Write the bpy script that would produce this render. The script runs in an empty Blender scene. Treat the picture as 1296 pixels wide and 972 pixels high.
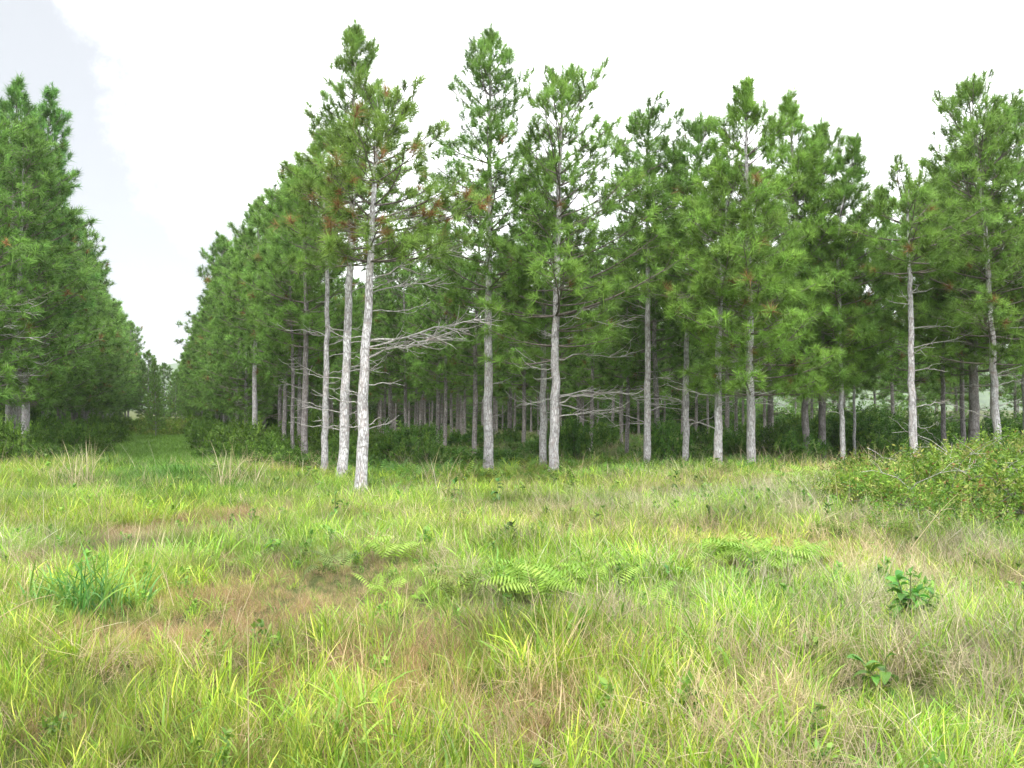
import bpy, math, random
import numpy as np
from mathutils import Vector
R = math.radians
rng = np.random.default_rng(7)
random.seed(7)
C = bpy.context.scene.collection
SC = bpy.context.scene

# ------------------------------------------------------------------ camera
F = 1272.0                     # focal length in photo pixels (1296 wide)
CAMZ = 1.75
HOR = 520.0
cam = bpy.data.cameras.new('camera'); co = bpy.data.objects.new('camera', cam); C.objects.link(co)
cam.sensor_width = 36; cam.lens = 36 * F / 1296; cam.clip_start = 0.05; cam.clip_end = 9000
co.location = (0, 0, CAMZ); co.rotation_euler = (R(90) + math.atan((HOR - 486) / F), 0, 0)
SC.camera = co

# ------------------------------------------------------------------ world, sun, exposure
SUN_EL, SUN_AZ = R(56), R(200)          # azimuth measured clockwise from +Y: behind the camera, a little to the left
SC.view_settings.view_transform = 'Standard'; SC.view_settings.look = 'None'
SC.view_settings.gamma = 1.0; SC.view_settings.exposure = 1.8
w = bpy.data.worlds.new('World'); SC.world = w; w.use_nodes = True
nt = w.node_tree; nt.nodes.clear()
def N(nt, t, **kw):
    n = nt.nodes.new(t)
    for k, v in kw.items():
        if k.startswith('i_'): n.inputs[k[2:].replace('_', ' ')].default_value = v
        elif k.startswith('n_'): n.inputs[int(k[2:])].default_value = v
        else: setattr(n, k, v)
    return n
def L(nt, a, b): nt.links.new(a, b)
sky = N(nt, 'ShaderNodeTexSky', sky_type='NISHITA', sun_disc=False, sun_elevation=SUN_EL, sun_rotation=SUN_AZ)
skys = N(nt, 'ShaderNodeVectorMath', operation='SCALE'); skys.inputs['Scale'].default_value = 0.1
L(nt, sky.outputs[0], skys.inputs[0])
tc = N(nt, 'ShaderNodeTexCoord')
sep = N(nt, 'ShaderNodeSeparateXYZ'); L(nt, tc.outputs['Generated'], sep.inputs[0])
n1 = N(nt, 'ShaderNodeTexNoise', i_Scale=4.5, i_Detail=8.0, i_Roughness=0.68); L(nt, tc.outputs['Generated'], n1.inputs['Vector'])
# a greyer bank of cloud to the left (azimuth), torn by noise
az = N(nt, 'ShaderNodeMath', operation='MULTIPLY_ADD', n_1=0.30, n_2=0.0); L(nt, n1.outputs['Fac'], az.inputs[0])
ad = N(nt, 'ShaderNodeMath', operation='ADD'); L(nt, sep.outputs['X'], ad.inputs[0]); L(nt, az.outputs[0], ad.inputs[1])
zs = N(nt, 'ShaderNodeMath', operation='MULTIPLY_ADD', n_1=0.50); L(nt, sep.outputs['Z'], zs.inputs[0]); L(nt, ad.outputs[0], zs.inputs[2])
mr = N(nt, 'ShaderNodeMapRange', interpolation_type='SMOOTHSTEP', n_1=-0.09, n_2=0.03, n_3=1.0, n_4=0.0); L(nt, zs.outputs[0], mr.inputs[0])
cl = N(nt, 'ShaderNodeMix', data_type='RGBA'); cl.inputs[6].default_value = (1.02, 1.03, 1.04, 1); cl.inputs[7].default_value = (0.222, 0.228, 0.236, 1)
L(nt, mr.outputs[0], cl.inputs[0])
mx = N(nt, 'ShaderNodeMix', data_type='RGBA'); mx.inputs[0].default_value = 0.93
L(nt, skys.outputs[0], mx.inputs[6]); L(nt, cl.outputs[2], mx.inputs[7])
bg = N(nt, 'ShaderNodeBackground'); L(nt, mx.outputs[2], bg.inputs[0]); bg.inputs[1].default_value = 1.0
wo = N(nt, 'ShaderNodeOutputWorld'); L(nt, bg.outputs[0], wo.inputs[0])
sl = bpy.data.lights.new('sun', 'SUN'); so = bpy.data.objects.new('sun', sl); C.objects.link(so)
sl.energy = 1.5; sl.angle = R(25); sl.color = (1.0, 0.97, 0.9)
so.rotation_euler = (R(90) - SUN_EL, 0, math.pi - SUN_AZ + 0)
sdir = Vector((math.sin(SUN_AZ) * math.cos(SUN_EL), math.cos(SUN_AZ) * math.cos(SUN_EL), math.sin(SUN_EL)))
so.rotation_euler = sdir.to_track_quat('Z', 'Y').to_euler()
SC.cycles.max_bounces = 6; SC.cycles.diffuse_bounces = 4; SC.cycles.transmission_bounces = 4; SC.cycles.transparent_max_bounces = 4
SC.cycles.volume_bounces = 0

# ------------------------------------------------------------------ helpers
def hgt(x, y):
    x = np.asarray(x, float); y = np.asarray(y, float)
    h = 0.05 * np.sin(x * 0.9 + 1.3) * np.sin(y * 0.7 + 0.4) + 0.06 * np.sin(x * 0.31 + y * 0.23)
    h = h + 0.45 * np.exp(-(((x - 10.0) / 6.0) ** 2 + ((y - 18) / 5.0) ** 2))
    v = 0.944 * x + 0.329 * y
    h = h - 0.15 * np.exp(-(v / 2.2) ** 2) * (1 / (1 + np.exp(-(y - 20) / 3)))
    far = np.clip((np.hypot(x, y) - 120) / 400, 0, 1)
    return h + far * 2.0
def wx(px, d): return (px - 648) / F * d
def wz(py, d): return CAMZ + (HOR - py) / F * d
def gpos(px, py, z=0.25):              # the ground point seen at a photo pixel
    d = (CAMZ - z) * F / max(py - HOR, 8)
    return wx(px, d), d
def uv_xy(u, v): return -0.329 * u + 0.944 * v, 0.944 * u + 0.329 * v

def mesh_np(name, verts, faces_list, cols=None, mat=None, smooth=False):
    """verts (N,3); faces_list: list of int arrays (M,k)."""
    me = bpy.data.meshes.new(name)
    verts = np.ascontiguousarray(verts, dtype=np.float32)
    me.vertices.add(len(verts)); me.vertices.foreach_set('co', verts.ravel())
    li = np.concatenate([f.ravel() for f in faces_list]).astype(np.int32)
    tot = np.concatenate([np.full(len(f), f.shape[1]) for f in faces_list]).astype(np.int32)
    st = np.concatenate([[0], np.cumsum(tot)[:-1]]).astype(np.int32)
    me.loops.add(len(li)); me.loops.foreach_set('vertex_index', li)
    me.polygons.add(len(tot)); me.polygons.foreach_set('loop_start', st)
    try: me.polygons.foreach_set('loop_total', tot)
    except Exception: pass
    if smooth: me.polygons.foreach_set('use_smooth', np.ones(len(tot), dtype=bool))
    if cols is not None:
        a = me.attributes.new('Col', 'FLOAT_COLOR', 'POINT')
        c4 = np.ones((len(verts), 4), np.float32); c4[:, :3] = cols
        a.data.foreach_set('color', c4.ravel())
    me.update(calc_edges=True)
    if mat: me.materials.append(mat)
    return me
class MB:
    def __init__(s): s.v = []; s.f = {}; s.c = []; s.n = 0
    def add(s, v, f, c=None):
        f = np.asarray(f)
        s.v.append(np.asarray(v, float)); s.f.setdefault(f.shape[1], []).append(f + s.n); s.n += len(v)
        s.c.append(np.broadcast_to(np.asarray((1, 1, 1) if c is None else c, float), (len(v), 3)))
    def tube(s, P, r, k=6, col=None, cap=True):
        P = np.asarray(P, float); r = np.broadcast_to(np.asarray(r, float), (len(P),))
        T = np.gradient(P, axis=0); T /= np.linalg.norm(T, axis=1)[:, None] + 1e-9
        m = T.mean(0); ref = np.array([0, 0, 1.0]) if abs(m[2]) < 0.8 * np.linalg.norm(m) else np.array([1.0, 0, 0])
        A = np.cross(T, ref); A /= np.linalg.norm(A, axis=1)[:, None] + 1e-9
        B = np.cross(T, A)
        a = np.linspace(0, 2 * np.pi, k, endpoint=False)
        V = P[:, None] + r[:, None, None] * (np.cos(a)[None, :, None] * A[:, None] + np.sin(a)[None, :, None] * B[:, None])
        n = len(P); i = np.arange(n - 1)[:, None] * k; j = np.arange(k)[None]; j2 = (j + 1) % k
        q = np.stack([i + j, i + j2, i + k + j2, i + k + j], -1).reshape(-1, 4)
        s.add(V.reshape(-1, 3), q, col)
    def build(s, name, mat, smooth=False):
        fl = [np.concatenate(x) for x in s.f.values()]
        return mesh_np(name, np.concatenate(s.v), fl, np.concatenate(s.c), mat, smooth)
def obj(name, me, parent=None, loc=None):
    o = bpy.data.objects.new(name, me); C.objects.link(o)
    if parent: o.parent = parent
    if loc is not None: o.location = loc
    return o
def tag(o, label=None, cat=None, group=None, kind=None):
    if label: o['label'] = label
    if cat: o['category'] = cat
    if group: o['group'] = group
    if kind: o['kind'] = kind
    return o
def unit(a): return a / (np.linalg.norm(a, axis=-1, keepdims=True) + 1e-9)

# ------------------------------------------------------------------ materials
def mat_leaf(name, transl=0.35, rough=0.55, inst=False, spec=0.25):
    m = bpy.data.materials.new(name); m.use_nodes = True; nt = m.node_tree; nt.nodes.clear()
    at = N(nt, 'ShaderNodeAttribute', attribute_name='Col'); col = at.outputs['Color']
    oi = N(nt, 'ShaderNodeObjectInfo')
    if inst:
        ti = N(nt, 'ShaderNodeAttribute', attribute_name='tint', attribute_type='INSTANCER')
        mu = N(nt, 'ShaderNodeMix', data_type='RGBA', blend_type='MULTIPLY'); mu.inputs[0].default_value = 1
        L(nt, col, mu.inputs[6]); L(nt, ti.outputs['Color'], mu.inputs[7]); col = mu.outputs[2]
    else:
        mu = N(nt, 'ShaderNodeMix', data_type='RGBA', blend_type='MULTIPLY'); mu.inputs[0].default_value = 1
        L(nt, col, mu.inputs[6]); L(nt, oi.outputs['Color'], mu.inputs[7]); col = mu.outputs[2]
    p = N(nt, 'ShaderNodeBsdfPrincipled'); p.inputs['Roughness'].default_value = rough
    p.inputs['Specular IOR Level'].default_value = spec
    L(nt, col, p.inputs['Base Color'])
    t = N(nt, 'ShaderNodeBsdfTranslucent'); L(nt, col, t.inputs[0])
    ms = N(nt, 'ShaderNodeMixShader'); ms.inputs[0].default_value = transl
    L(nt, p.outputs[0], ms.inputs[1]); L(nt, t.outputs[0], ms.inputs[2])
    o = N(nt, 'ShaderNodeOutputMaterial'); L(nt, ms.outputs[0], o.inputs[0])
    return m
M_NEEDLE = mat_leaf('needles', 0.35, 0.5)
M_LEAF = mat_leaf('shrub_leaves', 0.3, 0.45)
M_GRASS = mat_leaf('grass_blades', 0.35, 0.5, inst=True, spec=0.35)
M_PLANT = mat_leaf('plant_leaves', 0.35, 0.45, spec=0.35)

def mat_bark(name, pale, dark, warm, sc=1.0):
    m = bpy.data.materials.new(name); m.use_nodes = True; nt = m.node_tree
    p = nt.nodes['Principled BSDF']; p.inputs['Roughness'].default_value = 0.9; p.inputs['Specular IOR Level'].default_value = 0.15
    tc = N(nt, 'ShaderNodeTexCoord'); mp = N(nt, 'ShaderNodeMapping'); mp.inputs['Scale'].default_value = (17 * sc, 17 * sc, 4.2 * sc)
    L(nt, tc.outputs['Object'], mp.inputs[0])
    vo = N(nt, 'ShaderNodeTexVoronoi', feature='DISTANCE_TO_EDGE', i_Scale=1.6); 
    no = N(nt, 'ShaderNodeTexNoise', i_Scale=1.3, i_Detail=8.0, i_Roughness=0.7); L(nt, mp.outputs[0], no.inputs['Vector'])
    va = N(nt, 'ShaderNodeVectorMath', operation='ADD'); L(nt, mp.outputs[0], va.inputs[0]); L(nt, no.outputs['Color'], va.inputs[1]); L(nt, va.outputs[0], vo.inputs['Vector'])
    r1 = N(nt, 'ShaderNodeMapRange', n_1=0.0, n_2=0.16); L(nt, vo.outputs['Distance'], r1.inputs[0])
    c1 = N(nt, 'ShaderNodeMix', data_type='RGBA'); c1.inputs[6].default_value = (*dark, 1); c1.inputs[7].default_value = (*pale, 1); L(nt, r1.outputs[0], c1.inputs[0])
    n2 = N(nt, 'ShaderNodeTexNoise', i_Scale=0.5, i_Detail=5.0, i_Roughness=0.65); L(nt, mp.outputs[0], n2.inputs['Vector'])
    r2 = N(nt, 'ShaderNodeMapRange', n_1=0.5, n_2=0.72); L(nt, n2.outputs['Fac'], r2.inputs[0])
    c2 = N(nt, 'ShaderNodeMix', data_type='RGBA'); L(nt, r2.outputs[0], c2.inputs[0]); L(nt, c1.outputs[2], c2.inputs[6]); c2.inputs[7].default_value = (*warm, 1)
    n3 = N(nt, 'ShaderNodeTexNoise', i_Scale=3.5, i_Detail=4.0, i_Roughness=0.8); L(nt, tc.outputs['Object'], n3.inputs['Vector'])
    r3 = N(nt, 'ShaderNodeMapRange', n_1=0.3, n_2=0.7, n_3=0.55, n_4=1.25); L(nt, n3.outputs['Fac'], r3.inputs[0])
    c3 = N(nt, 'ShaderNodeVectorMath', operation='SCALE'); L(nt, c2.outputs[2], c3.inputs[0]); L(nt, r3.outputs[0], c3.inputs['Scale'])
    m4 = N(nt, 'ShaderNodeMapping'); m4.inputs['Scale'].default_value = (1.2, 1.2, 5.0); L(nt, tc.outputs['Object'], m4.inputs[0])
    n4 = N(nt, 'ShaderNodeTexNoise', i_Scale=1.3, i_Detail=5.0, i_Roughness=0.6); L(nt, m4.outputs[0], n4.inputs['Vector'])
    r4 = N(nt, 'ShaderNodeMapRange', n_1=0.56, n_2=0.68, n_3=0.0, n_4=0.6); L(nt, n4.outputs['Fac'], r4.inputs[0])
    c5 = N(nt, 'ShaderNodeMix', data_type='RGBA'); L(nt, r4.outputs[0], c5.inputs[0]); L(nt, c3.outputs[0], c5.inputs[6]); c5.inputs[7].default_value = (dark[0] * 1.1, dark[1] * .95, dark[2] * .85, 1)
    c3 = c5
    oi = N(nt, 'ShaderNodeObjectInfo')
    c4 = N(nt, 'ShaderNodeMix', data_type='RGBA', blend_type='MULTIPLY'); c4.inputs[0].default_value = 1
    L(nt, c3.outputs[2], c4.inputs[6]); L(nt, oi.outputs['Color'], c4.inputs[7])
    L(nt, c4.outputs[2], p.inputs['Base Color'])
    b = N(nt, 'ShaderNodeBump'); b.inputs['Strength'].default_value = 0.8; b.inputs['Distance'].default_value = 0.02
    L(nt, r1.outputs[0], b.inputs['Height']); L(nt, b.outputs[0], p.inputs['Normal'])
    return m
M_BARK = mat_bark('pine_bark', (0.40, 0.39, 0.395), (0.20, 0.18, 0.175), (0.30, 0.26, 0.25))
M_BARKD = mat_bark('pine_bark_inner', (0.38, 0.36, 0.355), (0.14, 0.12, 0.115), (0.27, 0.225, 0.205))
M_TWIG = mat_bark('dead_wood', (0.56, 0.54, 0.52), (0.30, 0.28, 0.27), (0.44, 0.39, 0.35), 2.0)
M_LIMB = mat_bark('limb_bark', (0.28, 0.245, 0.225), (0.13, 0.11, 0.10), (0.24, 0.18, 0.15), 2.0)

def mat_ground():
    m = bpy.data.materials.new('ground_soil'); m.use_nodes = True; nt = m.node_tree
    p = nt.nodes['Principled BSDF']; p.inputs['Roughness'].default_value = 0.95; p.inputs['Specular IOR Level'].default_value = 0.1
    tc = N(nt, 'ShaderNodeTexCoord')
    n = N(nt, 'ShaderNodeTexNoise', i_Scale=14.0, i_Detail=9.0, i_Roughness=0.75); L(nt, tc.outputs['Object'], n.inputs['Vector'])
    cr = N(nt, 'ShaderNodeValToRGB'); e = cr.color_ramp.elements
    e[0].position = 0.35; e[0].color = (0.035, 0.032, 0.015, 1); e[1].position = 0.7; e[1].color = (0.16, 0.13, 0.07, 1)
    x = cr.color_ramp.elements.new(0.52); x.color = (0.075, 0.08, 0.03, 1)
    L(nt, n.outputs['Fac'], cr.inputs[0])
    n2 = N(nt, 'ShaderNodeTexNoise', i_Scale=0.6, i_Detail=5.0); L(nt, tc.outputs['Object'], n2.inputs['Vector'])
    r = N(nt, 'ShaderNodeMapRange', n_1=0.4, n_2=0.62); L(nt, n2.outputs['Fac'], r.inputs[0])
    c = N(nt, 'ShaderNodeMix', data_type='RGBA'); L(nt, r.outputs[0], c.inputs[0]); L(nt, cr.outputs[0], c.inputs[6]); c.inputs[7].default_value = (0.07, 0.10, 0.025, 1)
    L(nt, c.outputs[2], p.inputs['Base Color'])
    b = N(nt, 'ShaderNodeBump'); b.inputs['Distance'].default_value = 0.05; L(nt, n.outputs['Fac'], b.inputs['Height']); L(nt, b.outputs[0], p.inputs['Normal'])
    return m
def mat_hill():
    m = bpy.data.materials.new('wooded_hill'); m.use_nodes = True; nt = m.node_tree
    p = nt.nodes['Principled BSDF']; p.inputs['Roughness'].default_value = 0.95; p.inputs['Specular IOR Level'].default_value = 0.1
    tc = N(nt, 'ShaderNodeTexCoord')
    n = N(nt, 'ShaderNodeTexNoise', i_Scale=0.05, i_Detail=8.0, i_Roughness=0.7); L(nt, tc.outputs['Object'], n.inputs['Vector'])
    cr = N(nt, 'ShaderNodeValToRGB'); e = cr.color_ramp.elements
    e[0].position = 0.35; e[0].color = (0.03, 0.06, 0.02, 1); e[1].position = 0.65; e[1].color = (0.10, 0.15, 0.05, 1)
    L(nt, n.outputs['Fac'], cr.inputs[0]); L(nt, cr.outputs[0], p.inputs['Base Color'])
    return m

# ------------------------------------------------------------------ ground and hills
s = np.linspace(-1, 1, 261); g = np.sinh(s * 5.2) / np.sinh(5.2) * 3400
gx = g; gy = g + 16
X, Y = np.meshgrid(gx, gy); Z = hgt(X, Y)
n = len(g); i = np.arange(n - 1)[:, None] * n + np.arange(n - 1)[None]
q = np.stack([i, i + 1, i + n + 1, i + n], -1).reshape(-1, 4)
tag(obj('ground', mesh_np('ground', np.stack([X, Y, Z], -1).reshape(-1, 3), [q], None, mat_ground(), True)), 'rough grassy ground running out to the horizon', None, None, 'structure')
def hills(name, d0, d1, x0, x1, hmax, seed):
    r = np.random.default_rng(seed); nx, ny = 160, 40
    xs = np.linspace(x0, x1, nx); ys = np.linspace(d0, d1, ny); X, Y = np.meshgrid(xs, ys)
    t = (Y - d0) / (d1 - d0); prof = np.sin(np.clip(t, 0, 1) * np.pi) ** 0.8
    ph = r.uniform(0, 6, 6)
    ridge = 0.6 + 0.22 * np.sin(X / 260 + ph[0]) + 0.12 * np.sin(X / 90 + ph[1]) + 0.05 * np.sin(X / 31 + ph[2])
    ends = np.clip((X - x0) / 400, 0, 1) * np.clip((x1 - X) / 400, 0, 1)
    Z = -3 + hmax * prof * ridge * ends + r.uniform(-1.5, 1.5, X.shape) * prof
    i = np.arange(ny - 1)[:, None] * nx + np.arange(nx - 1)[None]
    q = np.stack([i, i + 1, i + nx + 1, i + nx], -1).reshape(-1, 4)
    return tag(obj('hills', mesh_np(name, np.stack([X, Y, Z], -1).reshape(-1, 3), [q], None, mat_hill(), False)), 'misty wooded hills showing pale between the trunks on the right', None, None, 'structure')
hills('hills', 1100, 2100, -2600, 2900, 150, 3)

# ------------------------------------------------------------------ pines
GREEN = np.array([0.135, 0.258, 0.056])
def needles(cen, ax, size, col, K, wid, r, spread):
    """tufts of pine needles: one slim triangle per needle"""
    n = len(cen)
    rd = unit(r.normal(size=(n, K, 3)) + [0, 0, .15])
    d = unit(ax[:, None] * r.uniform(0.3, 1.0, (n, K, 1)) + rd * spread[:, None, None])
    ln = size[:, None, None] * r.uniform(0.6, 1.1, (n, K, 1))
    o = cen[:, None] - ax[:, None] * size[:, None, None] * r.uniform(-0.15, 0.9, (n, K, 1)) * (1.35 - spread[:, None, None])
    side = unit(np.cross(d, unit(r.normal(size=(n, K, 3))))) * wid * r.uniform(0.7, 1.2, (n, K, 1)) * 0.5
    tip = o + d * ln; tip[..., 2] -= (ln[..., 0] ** 2) * 0.5
    V = np.stack([o - side, o + side, tip], 2).reshape(-1, 3)
    c = col[:, None, None] * np.array([0.82, 0.82, 1.2])[None, None, :, None] * np.ones((1, K, 1, 1)) * r.uniform(0.8, 1.2, (n, K, 1, 1))
    return V, np.arange(len(V)).reshape(-1, 3), c.reshape(-1, 3)

def grow(seed, H, z0, Rm, path, detail=1.0, wid=0.011, K=44, dens=1.0, tone=(1, 1, 1), brown=0.01, front=0.0, side=0.0, taper=0.75, tuft=0.30, gaps=0.0, sides=10, r0=0.14, dead=(1.2, None, 10)):
    """returns trunk, limbs, needles meshes; path(z)->(x,y) in the tree's own frame"""
    r = np.random.default_rng(seed)
    zs = np.concatenate([[-0.3], np.linspace(0, H * 0.97, 26)])
    P = np.array([[*path(max(z, 0)), z] for z in zs])
    P[:, :2] += r.normal(0, 0.012, (len(P), 2)) * (zs[:, None] > 0.5)
    rad = r0 * 0.86 * (1 - np.clip(zs / H, 0, 1)) ** 0.8 + 0.008
    rad *= r.uniform(0.96, 1.04, len(rad)); rad[:2] *= (1.55, 1.32)
    tb = MB(); tb.tube(P, rad, sides)
    lim = MB(); cen = []; axs = []; sz = []; cc = []; spd = []
    z = z0
    while z < H - 0.25:
        f = (z - z0) / (H - z0)                        # 0 at crown foot, 1 at tip
        prof = (min(1.0, 0.7 + f * 1.9) if f < 0.2 else 1.0) * (1 - f ** 1.15) ** (taper * 1.12) * 1.02 + 0.05
        nb = r.integers(4, 7) if f < 0.8 else r.integers(3, 5)
        a0 = r.uniform(0, 6.28)
        for b in range(nb):
            if r.random() < gaps: continue
            a = a0 + b * 6.283 / nb + r.normal(0, 0.3)
            bias = 1 + front * max(0, -math.sin(a)) + side * math.cos(a)
            if f > .82: prof *= 1 - (f - .82) * 2.4
            Lb = max(0.12, Rm * prof * bias * r.uniform(0.6, 1.2))
            el = -0.05 + 0.95 * f + r.normal(0, 0.12)
            n = 7; t = np.linspace(0, 1, n)
            hx = np.array([math.cos(a), math.sin(a)])
            bend = r.normal(0, 0.12)
            perp = np.array([-hx[1], hx[0]])
            zz = Lb * (math.tan(min(el, 0.95)) * t * (0.75) + (0.26 - 0.1 * f) * t ** 2.2)
            hor = Lb * t * math.cos(min(el, 1.0)) ** 0.5
            px, py = path(z)
            Q = np.zeros((n, 3)); Q[:, :2] = np.array([px, py]) + hor[:, None] * hx + (bend * Lb * t ** 2)[:, None] * perp; Q[:, 2] = z + zz
            rb = 0.009 + 0.009 * Lb
            lim.tube(Q, np.linspace(rb, 0.006, n), 4)
            T = unit(np.gradient(Q, axis=0))
            # shoots along the outer part
            nsh = max(3, int((2.5 + Lb * 4.6) * dens * detail))
            for k in range(nsh):
                u = 1 - (k / nsh) ** 0.9 * r.uniform(0.66, 0.85)
                j = u * (n - 1); j0 = min(int(j), n - 2); p = Q[j0] * (1 - j + j0) + Q[j0 + 1] * (j - j0)
                tt = T[j0]
                if k == 0: e, dirv = p, tt
                else:
                    s = 1 if k % 2 else -1
                    sl = Lb * (0.12 + 0.30 * (1 - u)) * r.uniform(0.5, 1.3) + 0.08
                    dirv = unit(tt * 0.75 + s * np.array([*perp, 0]) * r.uniform(0.4, 1.1) + np.array([0, 0, r.uniform(-0.1, 0.5)]))
                    e = p + dirv * sl
                    lim.tube(np.array([p, (p + e) / 2 + [0, 0, -0.02], e]), [0.009, 0.007, 0.005], 3)
                up = np.array([0, 0, 0.45 + 0.6 * f])
                ncl = 1 if (k == 0 or detail < 0.6) else r.integers(1, 3)
                for q_ in range(ncl):
                    c = e + (r.normal(0, 0.09, 3) if q_ else 0)
                    cen.append(c); axs.append(unit(dirv + up + r.normal(0, 0.25, 3))); sz.append(tuft * r.uniform(0.6, 1.3)); spd.append(1.0 - .5 * f)
                    base = GREEN * tone * r.uniform(0.5, 1.6)
                    y = r.uniform(0, 1); base = base * (1 + np.array([0.22, 0.10, -0.05]) * y)
                    if r.random() < brown * .8 * (2.4 if f < 0.45 else 0.4): base = np.array([0.27, 0.15, 0.06]) * r.uniform(0.7, 1.3)
                    cc.append(base)
        z += r.uniform(0.26, 0.46) * (1.0 if f < 0.8 else 0.7)
    # leader
    px, py = path(H)
    for k in range(5):
        cen.append(np.array([px, py, H - 0.2 * k])); spd.append(.45); axs.append(unit(np.array([0, 0, 1.0]) + r.normal(0, 0.12, 3))); sz.append(tuft * (0.9 if k else 0.7)); cc.append(GREEN * tone * 1.15)
    V, Fc, col = needles(np.array(cen), np.array(axs), np.array(sz), np.array(cc), K, wid, r, np.array(spd))
    return (tb.build('trunk', M_BARK, True), lim.build('limbs', M_LIMB), mesh_np('crown', V, [Fc], col, M_NEEDLE))

def dead_path(r, base, a, Lb, el, droop, lift, bend=0.0, n=10):
    t = np.linspace(0, 1, n); hx = np.array([math.cos(a), math.sin(a)]); perp = np.array([-hx[1], hx[0]])
    Q = np.zeros((n, 3)); Q[:, :2] = np.array(base[:2]) + (Lb * t)[:, None] * hx + (bend * Lb * t ** 2)[:, None] * perp
    Q[:, 2] = base[2] + Lb * (el * t - droop * t ** 2 + lift * t ** 3)
    Q[1:] += r.normal(0, 0.014 * Lb, (n - 1, 3))
    return Q
def dead_branch(r, base, a, Lb, el=0.15, droop=0.3, lift=0.35, bend=0.0, r0=0.016, nsub=4, sub=0.45, k=5):
    mb = MB(); Q = dead_path(r, base, a, Lb, el, droop, lift, bend, 10)
    mb.tube(Q, np.linspace(r0, 0.005, len(Q)), k)
    for _ in range(nsub):
        j = r.integers(2, 9); s = r.choice([-1, 1])
        Ls = Lb * sub * r.uniform(0.4, 1.1)
        q = dead_path(r, Q[j], a + s * r.uniform(0.35, 1.1), Ls, r.uniform(-0.3, 0.45), r.uniform(0, .5), r.uniform(0, 0.7), r.normal(0, .3), 7)
        mb.tube(q, np.linspace(r0 * 0.5, 0.003, len(q)), 4)
        if Ls > 0.35:
            j2 = r.integers(2, 6)
            q2 = dead_path(r, q[j2], a - s * r.uniform(0.2, 0.9), Ls * 0.5, r.uniform(-.4, .5), 0.2, 0.4, 0, 5)
            mb.tube(q2, np.linspace(r0 * 0.3, 0.0025, len(q2)), 3)
    return mb.build('dead_branch', M_TWIG)

def make_path(px, d, pts, H):
    """trunk centre line through photo points (px, py) at the tree's depth -> local (x, y) by height"""
    x0 = wx(px, d); zz = [0]; xx = [0]
    for (qx, qy) in pts: zz.append(wz(qy, d)); xx.append(wx(qx, d) - x0)
    zz, xx = np.array(zz), np.array(xx); o = np.argsort(zz); zz, xx = zz[o], xx[o]
    def f(z):
        return float(np.interp(z, zz, xx)), 0.0
    def sm(z):
        return (sum(f(z + k * 0.35)[0] for k in (-2, -1, 0, 1, 2)) / 5 - sum(f(k * 0.35)[0] for k in (0, 1, 2)) / 5 * max(0, 1 - z), 0.02 * math.sin(z * 0.7 + px))
    return sm

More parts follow.
